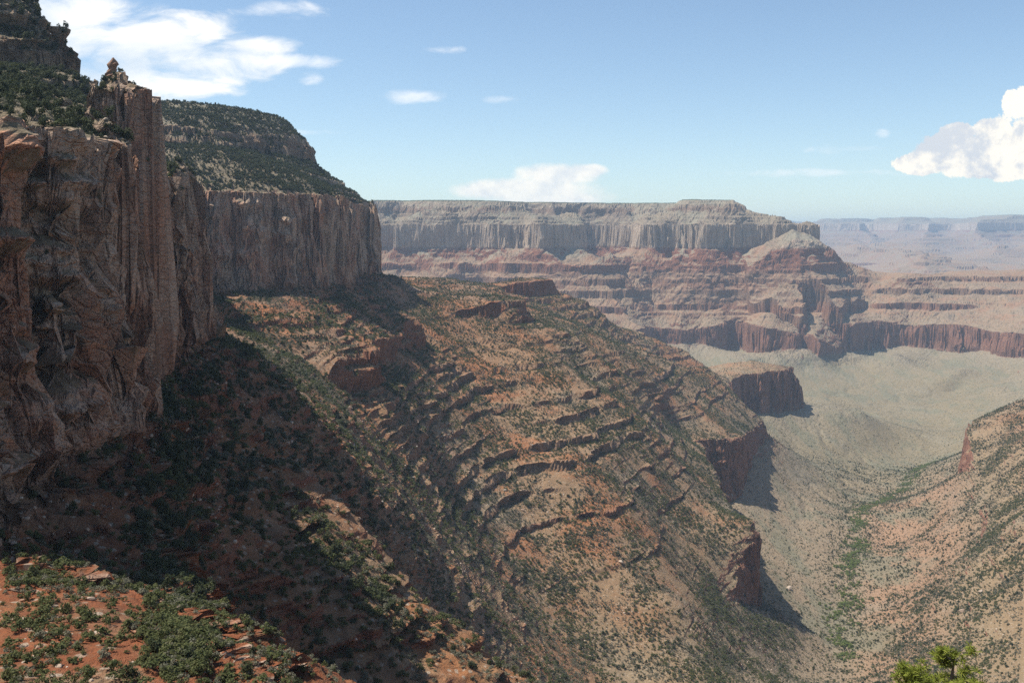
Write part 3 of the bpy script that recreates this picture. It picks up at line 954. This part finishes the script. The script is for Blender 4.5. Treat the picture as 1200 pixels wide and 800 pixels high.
M_SAGE = leaf_material('sage_leaves', (.14, .145, .095), (.19, .18, .125), (.22, .21, .15))
M_OAK = leaf_material('oak_leaves', (.072, .092, .032), (.105, .115, .042), (.15, .15, .065))
M_JUN = leaf_material('juniper_needles', (.042, .058, .026), (.062, .072, .032), (.085, .092, .045))
M_COT = leaf_material('cottonwood_leaves', (.13, .18, .045), (.17, .205, .06), (.22, .25, .085))
M_PIN = leaf_material('pine_needles', (.17, .21, .03), (.20, .23, .035), (.30, .31, .06))
M_BARK, T, b = base_mat('bark')
T.put(b.inputs['Base Color'], T.mix(T.noise(T.node('ShaderNodeTexCoord').outputs['Object'], 6, 4), (.13, .10, .08), (.27, .23, .19)))
M_RED, T, b = base_mat('red_stone')
T.put(b.inputs['Base Color'], T.mix(T.noise(pos_node(T), .5, 5, .7), (.17, .10, .07), (.34, .21, .14)))
M_STONE, T, b = base_mat('stone')
oi = T.node('ShaderNodeObjectInfo').outputs['Random']
T.put(b.inputs['Base Color'], T.mix(T.noise(pos_node(T), .8, 5, .7), T.mix(oi, (.27, .17, .11), (.38, .31, .24)), T.mix(oi, (.38, .26, .18), (.50, .43, .35))))


def stem_mesh(r, tall):
    parts = []
    for _ in range(4):
        a = r.uniform(0, 6.28)
        parts.append(tube(r, [(0, 0, -.25), (.08 * math.cos(a), .08 * math.sin(a), .25 * tall), (.35 * math.cos(a), .35 * math.sin(a), .62 * tall)], [.055, .045, .018], 5))
    return joined(parts)


PROTO = {}
lr = random.Random(21)
for kind, mat, blobs, n, leaf, flat in (('sagebrush', M_SAGE, 6, 150, .085, .7), ('oak_shrub', M_OAK, 7, 170, .095, .8), ('juniper', M_JUN, 8, 260, .085, 1.0), ('cottonwood', M_COT, 8, 240, .09, .9)):
    for k in range(4):
        V, F = leaf_cloud(lr, n, blobs, leaf, flat)
        if kind == 'juniper':
            V[:, 2] = V[:, 2] * 1.25
        PROTO[kind, k] = mesh_from(kind, V, F, mat)
    V, F = stem_mesh(lr, 1.0)
    PROTO[kind, 'stem'] = mesh_from('stem', V, F, M_BARK)


def rock_mesh(r, k):
    import bmesh
    bm = bmesh.new()
    bmesh.ops.create_icosphere(bm, subdivisions=2, radius=0.5)
    cuts = [(Vector((r.gauss(0, 1), r.gauss(0, 1), r.gauss(0, .8))).normalized(), r.uniform(.26, .42)) for _ in range(9)]
    for v in bm.verts:
        for n, d in cuts:
            h = v.co.dot(n) - d
            if h > 0:
                v.co -= n * h
        v.co.z *= 0.75
    me = bpy.data.meshes.new('boulder')
    bm.to_mesh(me)
    bm.free()
    me.materials.append(M_STONE)
    return me


for k in range(4):
    PROTO['boulder', k] = rock_mesh(lr, k)

# where the creek runs, in plan
CREEK = []
for u, v, Y in [(1112, 500, 3300), (1100, 540, 2700), (1062, 570, 2270), (1036, 582, 2140), (1008, 600, 2020), (1003, 640, 1790), (992, 690, 1520), (986, 735, 1350), (988, 765, 1250)]:
    a, b_ = ray(u, v)
    CREEK.append((a * Y, Y))
CREEK = np.array(CREEK)


def creek_dist(X, Y):
    d = np.full(X.shape, 1e9)
    for (x0, y0), (x1, y1) in zip(CREEK[:-1], CREEK[1:]):
        L2 = (x1 - x0) ** 2 + (y1 - y0) ** 2
        t = np.clip(((X - x0) * (x1 - x0) + (Y - y0) * (y1 - y0)) / L2, 0, 1)
        d = np.minimum(d, np.hypot(X - x0 - t * (x1 - x0), Y - y0 - t * (y1 - y0)))
    return d


PX, PY, PZ = P[..., 0], P[..., 1], P[..., 2]
inframe = (np.abs(Tr) < 0.515) & VIS & (Yr > 100) & (PZ / PY > -0.46)
flatk = 1 - sst(STEEP, .6, .95)
clump = pn2(Xr / 42, Yr / 42, 201) * .9 + pn2(Xr / 15, Yr / 15, 202) * .6
cden = np.clip(0.5 + clump * 1.7, 0.06, 2.3)
bare = sst(pn2((Xr + Yr * .4) / 30, Yr / 120, 203), .28, .5)
cden = cden * (1 - .75 * bare)
Wtop = sst(STR, 42, 50)
Wmid = sst(STR, -470, -420) * (1 - sst(STR, -60, -56))
Wlow = 1 - sst(STR, -470, -420)
knoll = (Yr < 205) * sst(Yr, 95, 110)
Wmid = np.maximum(Wmid, .8 * sst(STR, -525, -490) * (1 - sst(Yr, 1250, 1450)) * (1 - sst(STR, -60, -56)))
Wmid = np.maximum(Wmid * (Yr > 205), knoll * 1.0)
Wtop = Wtop * (Yr > 205)
right = sst(Xr / Yr, .30, .345) * (Yr < 2600)
CD = creek_dist(Xr, Yr)
under = (Yr > 200) * (1 - sst(Yr, 560, 760)) * (Tr < -.12)
farfade = 1 - sst(Yr, 2200, 3000)


def scatter(rho, smin, smax, power=1.6, jitter=True):
    """Plan points for a density map rho (per square metre)."""
    pr = rho * AREA * inframe
    hit = np.argwhere(rng.random(pr.shape) < pr)
    hit = hit[(hit[:, 0] < NC - 1) & (hit[:, 1] < NR - 1)]
    i, j = hit[:, 0], hit[:, 1]
    r1, r2 = rng.random(len(i))[:, None], rng.random(len(i))[:, None]
    p = P[i, j] * (1 - r1) * (1 - r2) + P[i + 1, j] * r1 * (1 - r2) + P[i, j + 1] * (1 - r1) * r2 + P[i + 1, j + 1] * r1 * r2
    s = smin + (smax - smin) * rng.random(len(i)) ** power
    return p, s


def pixel_of(p):
    X, Y, Z = p[:, 0], p[:, 1], p[:, 2]
    dep = Y * CP_ - Z * SP_
    return 600 + 1200 * X / dep, 400 - 1200 * (Y * SP_ + Z * CP_) / dep


_vu, _vv = pixel_of(VFLAT.astype(np.float64))
_ok = inframe.ravel()


def at_px(u, v):
    """Visible ground point nearest to a place in the survey photograph."""
    d = np.where(_ok, (_vu - u) ** 2 + (_vv - v) ** 2, 1e12)
    return VFLAT[int(np.argmin(d))]


RUB = np.array([at_px(u, v) for u, v in [(20, 600), (35, 640), (50, 668), (40, 690), (55, 720), (66, 745), (70, 790)]])
rubble = np.zeros(Tr.shape)
for x_, y_, _z in RUB:
    rubble = np.maximum(rubble, np.exp(-((Xr - x_) ** 2 + (Yr - y_) ** 2) / 4.5 ** 2))
DENS = {
    'sagebrush': (((Wlow * .018 + Wlow * right * .03 * cden + Wtop * .02 + Wmid * .15 * cden * (1 + 1.5 * knoll)) * farfade + Wlow * .010 * np.clip(.5 + clump, .1, 1.5) * sst(Yr, 2200, 3000) * (1 - sst(Yr, 3200, 4000))) * flatk, 1.8, 4.6),
    'oak_shrub': ((Wmid * .085 * (1 + .25 * knoll + 1.2 * knoll * (Tr < -.43)) * np.clip(.35 + pn2(Xr / 60, Yr / 60, 205) * 1.5, 0.03, 1.6) + Wlow * .004 + Wlow * right * .012 * cden + Wtop * .012 + np.exp(-(CD / 55) ** 2) * .012) * flatk * farfade, 2.2, 5.8),
    'juniper': ((Wtop * .13 * np.clip(.75 + clump, .25, 1.6) + Wmid * (.010 + .035 * under) * cden + Wlow * right * .008 * cden + .0006) * flatk * farfade, 2.6, 6.4),
    'cottonwood': (np.exp(-(CD / (15 + 9 * pn2(Xr / 60, Yr / 60, 206))) ** 2) * .075 * np.clip(.45 + pn2(Xr / 35, Yr / 35, 208) * 1.6, .04, 1) * (Yr > 1180) * (Yr < 2600), 4.0, 9.0),
    'boulder': ((Wmid * .034 * (1 - .8 * knoll) + rubble * .9 + Wlow * .010 + Wtop * .015) * (.4 + STEEP) * np.clip(.4 + pn2(Xr / 50, Yr / 50, 207) * 1.6, .02, 1.6) * farfade, .7, 2.6),
}
NEARSCALE = lambda y: 1 - 0.45 * (1 - sst(y, 120, 400))
spots = {}
for kind, (rho, a, b_) in DENS.items():
    p, s = scatter(rho, a, b_, 2.4 if kind == 'boulder' else 1.5)
    s = s * NEARSCALE(p[:, 1])
    spots[kind] = (p, s)
    print('SPOTS', kind, len(s))

LIB = {}
for kind in DENS:
    c_ = bpy.data.collections.new(kind + '_forms')
    for k in range(4):
        c_.objects.link(bpy.data.objects.new(kind + '_form', PROTO[kind, k]))
    LIB[kind] = c_


def scatter_object(name, kind, p, s, label):
    me = bpy.data.meshes.new(name)
    me.vertices.add(len(p))
    me.vertices.foreach_set('co', np.asarray(p, np.float32).ravel())
    sc3 = np.stack([s * rng.uniform(.85, 1.15, len(s)), s * rng.uniform(.85, 1.15, len(s)), s * rng.uniform(.7, 1.05, len(s))], -1) * (np.array([.5, .5, .55]) if kind != 'boulder' else 1)
    for an, ty, arr, key in (('size', 'FLOAT_VECTOR', sc3, 'vector'), ('turn', 'FLOAT', rng.uniform(0, 6.28, len(s)), 'value'), ('form', 'INT', rng.integers(0, 4, len(s)), 'value')):
        at = me.attributes.new(an, ty, 'POINT')
        at.data.foreach_set(key, np.asarray(arr, np.int32 if ty == 'INT' else np.float32).ravel())
    o = link(name, me)
    g = bpy.data.node_groups.new(name, 'GeometryNodeTree')
    g.interface.new_socket('Geometry', in_out='INPUT', socket_type='NodeSocketGeometry')
    g.interface.new_socket('Geometry', in_out='OUTPUT', socket_type='NodeSocketGeometry')
    N_, L_ = g.nodes, g.links
    gi, go = N_.new('NodeGroupInput'), N_.new('NodeGroupOutput')
    ci = N_.new('GeometryNodeCollectionInfo')
    ci.inputs['Collection'].default_value = LIB[kind]
    ci.inputs['Separate Children'].default_value = True
    ci.inputs['Reset Children'].default_value = True
    ip = N_.new('GeometryNodeInstanceOnPoints')
    ip.inputs['Pick Instance'].default_value = True

    def attr(nm, ty):
        n = N_.new('GeometryNodeInputNamedAttribute')
        n.data_type = ty
        n.inputs['Name'].default_value = nm
        return n.outputs['Attribute']
    cx = N_.new('ShaderNodeCombineXYZ')
    L_.new(attr('turn', 'FLOAT'), cx.inputs[2])
    er = N_.new('FunctionNodeEulerToRotation')
    L_.new(cx.outputs[0], er.inputs[0])
    L_.new(gi.outputs[0], ip.inputs['Points'])
    L_.new(ci.outputs[0], ip.inputs['Instance'])
    L_.new(attr('form', 'INT'), ip.inputs['Instance Index'])
    L_.new(er.outputs[0], ip.inputs['Rotation'])
    L_.new(attr('size', 'FLOAT_VECTOR'), ip.inputs['Scale'])
    L_.new(ip.outputs[0], go.inputs[0])
    md = o.modifiers.new('spread', 'NODES')
    md.node_group = g
    tag(o, label, None, None, 'stuff')
    return o




def zone(p, st):
    u, v = pixel_of(p[None])
    u, v = float(u[0]), float(v[0])
    if p[1] < 205:
        return ('on the pale rubble streak' if u < 90 else 'on the sunlit red knoll') + ' in the lower left', 'red knoll'
    if st > 40:
        return ('on the wooded slope above the tall shaded cliff' if p[1] < 950 else 'on the top of the farther promontory'), ('cliff-top slope' if p[1] < 950 else 'promontory top')
    if p[0] / p[1] > .29 and p[1] < 2600:
        return 'on the tan slope right of the creek', 'right slope'
    if p[1] < 560 and p[0] / p[1] < -.12:
        return 'on the slope below the tall shaded cliff', 'ground under the cliff'
    if p[1] < 780:
        return 'on the lower long slope in the bottom middle', 'lower long slope'
    return 'on the ledged long slope in the middle', 'ledged slope'


LOOK = {'sagebrush': ('grey green sagebrush clump', 'shrub', 'sagebrush clumps'), 'oak_shrub': ('bright green leafy oak shrub', 'shrub', 'oak shrubs'), 'juniper': ('dark green juniper tree', 'tree', 'junipers'),
        'cottonwood': ('bright green cottonwood tree', 'tree', 'cottonwoods'), 'boulder': ('tan boulder', 'boulder', 'boulders')}
EYE = np.zeros(3)
for kind in DENS:
    p, s = spots[kind]
    look = s / np.linalg.norm(p, axis=1)
    order = np.argsort(-look)
    own, rest = order[:290], order[290:]
    proto = None
    for n_, i in enumerate(own):
        # strata height of the ground there, without the near tilt
        q = Vector(p[i])
        zt, gt = zone(p[i], q.z)
        wide = s[i] * (.5 if kind != 'boulder' else 1)
        sc_ = (wide * random.uniform(.85, 1.15), wide * random.uniform(.85, 1.15), wide * random.uniform(.75, 1.05) * (1.15 if kind != 'boulder' else 1))
        name, cat, gr = LOOK[kind]
        if kind == 'cottonwood':
            zt, gt = ('standing along the creek in the canyon bottom', 'creek')
        form = random.randrange(4)
        if kind in ('juniper', 'cottonwood'):
            r_ = link(kind + '_tree', None)
            r_.location, r_.scale, r_.rotation_euler = q, sc_, (0, 0, random.uniform(0, 6.28))
            link('crown', PROTO[kind, form], r_)
            link('trunk', PROTO[kind, 'stem'], r_)
        else:
            r_ = link(kind, PROTO[kind, form])
            r_.location, r_.scale, r_.rotation_euler = q, sc_, (0, 0, random.uniform(0, 6.28))
        tag(r_, name + ' ' + zt, cat, gr + ' of the ' + gt)
    scatter_object(kind + '_cover', kind, p[rest], s[rest], 'small scattered ' + kind.replace('_', ' ') + ' cover on the canyon slopes')

# the balanced pinnacle on the split tower
def pinnacle():
    V, F = [], []
    prof = [(0, 3.4), (1.2, 2.9), (2.4, 2.2), (3.3, 1.6), (4.0, 1.9), (5.2, 2.2), (6.2, 1.9), (7.2, 1.3), (7.9, .5)]
    cx = cy_ = 0.0
    for k, (z, r) in enumerate(prof):
        cx += random.uniform(-.35, .35)
        cy_ += random.uniform(-.3, .3)
        for i in range(9):
            a = i * 2 * math.pi / 9 + k * .2
            rr = r * random.uniform(.65, 1.25)
            V.append((cx + rr * math.cos(a), cy_ + rr * .9 * math.sin(a), z + random.uniform(-.2, .2)))
    for k in range(len(prof) - 1):
        for i in range(9):
            F.append((k * 9 + i, k * 9 + (i + 1) % 9, k * 9 + 9 + (i + 1) % 9, k * 9 + 9 + i))
    return mesh_from('pinnacle', V, F, M_RED)


pn = link('rock_pinnacle', pinnacle())
m_ = (np.abs(Xr + 168) < 7) & (np.abs(Yr - 440) < 10)
zt_ = P[..., 2][m_].max() if m_.any() else 60
pn.location = (-168, 440, zt_ - 2.0)
tag(pn, 'slender balanced rock pinnacle on top of the split tower at the cliff edge', 'rock')

# pale boulders that stand out
for u, v, w, lab in [(1150, 694, 9, 'largest pale boulder on the tan slope at the right'), (1127, 716, 10, 'broad pale boulder below the largest on the right slope'), (1143, 705, 5, 'small white boulder between two larger ones on the right slope'),
                     (106, 703, 1.6, 'white boulder on the red knoll beside its dark ledge'), (592, 575, 5, 'pale block lying on the ledged slope in the middle'), (612, 598, 5, 'whitish block under the lowest middle ledges'),
                     (728, 660, 8, 'tan outcrop boulder near the lower cliff'), (925, 690, 12, 'pale rounded boulder right of the dark lower cliff')]:
    b_ = link('boulder', PROTO['boulder', random.randrange(4)])
    q = at_px(u, v)
    b_.location = (q[0], q[1], q[2] + .15 * w)
    b_.scale = (w, w * .8, w * .7)
    b_.rotation_euler = (0, 0, random.uniform(0, 6))
    tag(b_, lab, 'boulder')


# pines whose tops rise into the bottom of the picture
def pine(name, loc, height, wide, label, seed):
    r = random.Random(seed)
    root = link(name, None)
    root.location = loc
    tag(root, label, 'tree', 'pines below the viewpoint')
    top = Vector((r.uniform(-.2, .2), 0, height * .9))
    mid = Vector((r.uniform(-.3, .3), .1, height * .5))
    V, F = tube(r, [(0, 0, -1.0), tuple(mid * .5), tuple(mid), tuple((mid + top) / 2), tuple(top)], [.2, .17, .13, .09, .03], 8)
    link('trunk', mesh_from('trunk', V, F, M_BARK), root)
    LV, LF, CV, CF = [], [], [], []
    for k in range(26):
        h = r.uniform(.28, .93)
        a = r.uniform(0, 6.28)
        base = mid * (h / .5) if h < .5 else mid + (top - mid) * ((h - .5) / .4)
        reach = wide * (1.05 - .75 * max(0, (h - .35) / .65)) * r.uniform(.55, 1.1)
        tip = base + Vector((math.cos(a) * reach, math.sin(a) * reach, reach * r.uniform(.25, .75)))
        kn = (base + tip) / 2 + Vector((0, 0, -.12 * reach))
        v, f = tube(r, [tuple(base), tuple(kn), tuple(tip)], [.055, .035, .012], 5)
        o = len(LV)
        LV += v
        LF += [tuple(i + o for i in q) for q in f]
        for c in range(7):
            t = r.uniform(.4, 1.05)
            ce = (kn.lerp(tip, (t - .5) * 2) if t > .5 else base.lerp(kn, t * 2)) + Vector((r.gauss(0, .16), r.gauss(0, .16), r.gauss(.08, .14)))
            for n in range(34):
                d = Vector((r.gauss(0, 1), r.gauss(0, 1), r.gauss(.45, 1))).normalized()
                p0 = ce + d * r.uniform(.0, .10)
                p1 = ce + d * r.uniform(.17, .30)
                s_ = d.orthogonal().normalized() * .016
                o = len(CV)
                CV += [tuple(p0 - s_), tuple(p0 + s_), tuple(p1 + s_ * .5), tuple(p1 - s_ * .5)]
                CF.append((o, o + 1, o + 2, o + 3))
    link('limbs', mesh_from('limbs', LV, LF, M_BARK), root)
    link('crown', mesh_from('crown', CV, CF, M_PIN), root)


def ground_at(x, y):
    a = np.array([x / y])
    b_ = np.array([math.log(y)])
    return float(height(a * y, np.array([y]), a, b_)[0][0])


for nm, u, v, Y, wd, lab, sd in [('pine_tree', 1122, 757, 40, 1.55, 'yellow green pine top rising into the bottom right corner', 4), ('pine_tree', 1070, 784, 38, 1.15, 'lower bushy yellow green pine just left of the taller pine top', 8)]:
    a, b_ = ray(u, v)
    g = ground_at(a * Y, Y)
    pine(nm, (a * Y, Y, g), b_ * Y - g, wd, lab, sd)
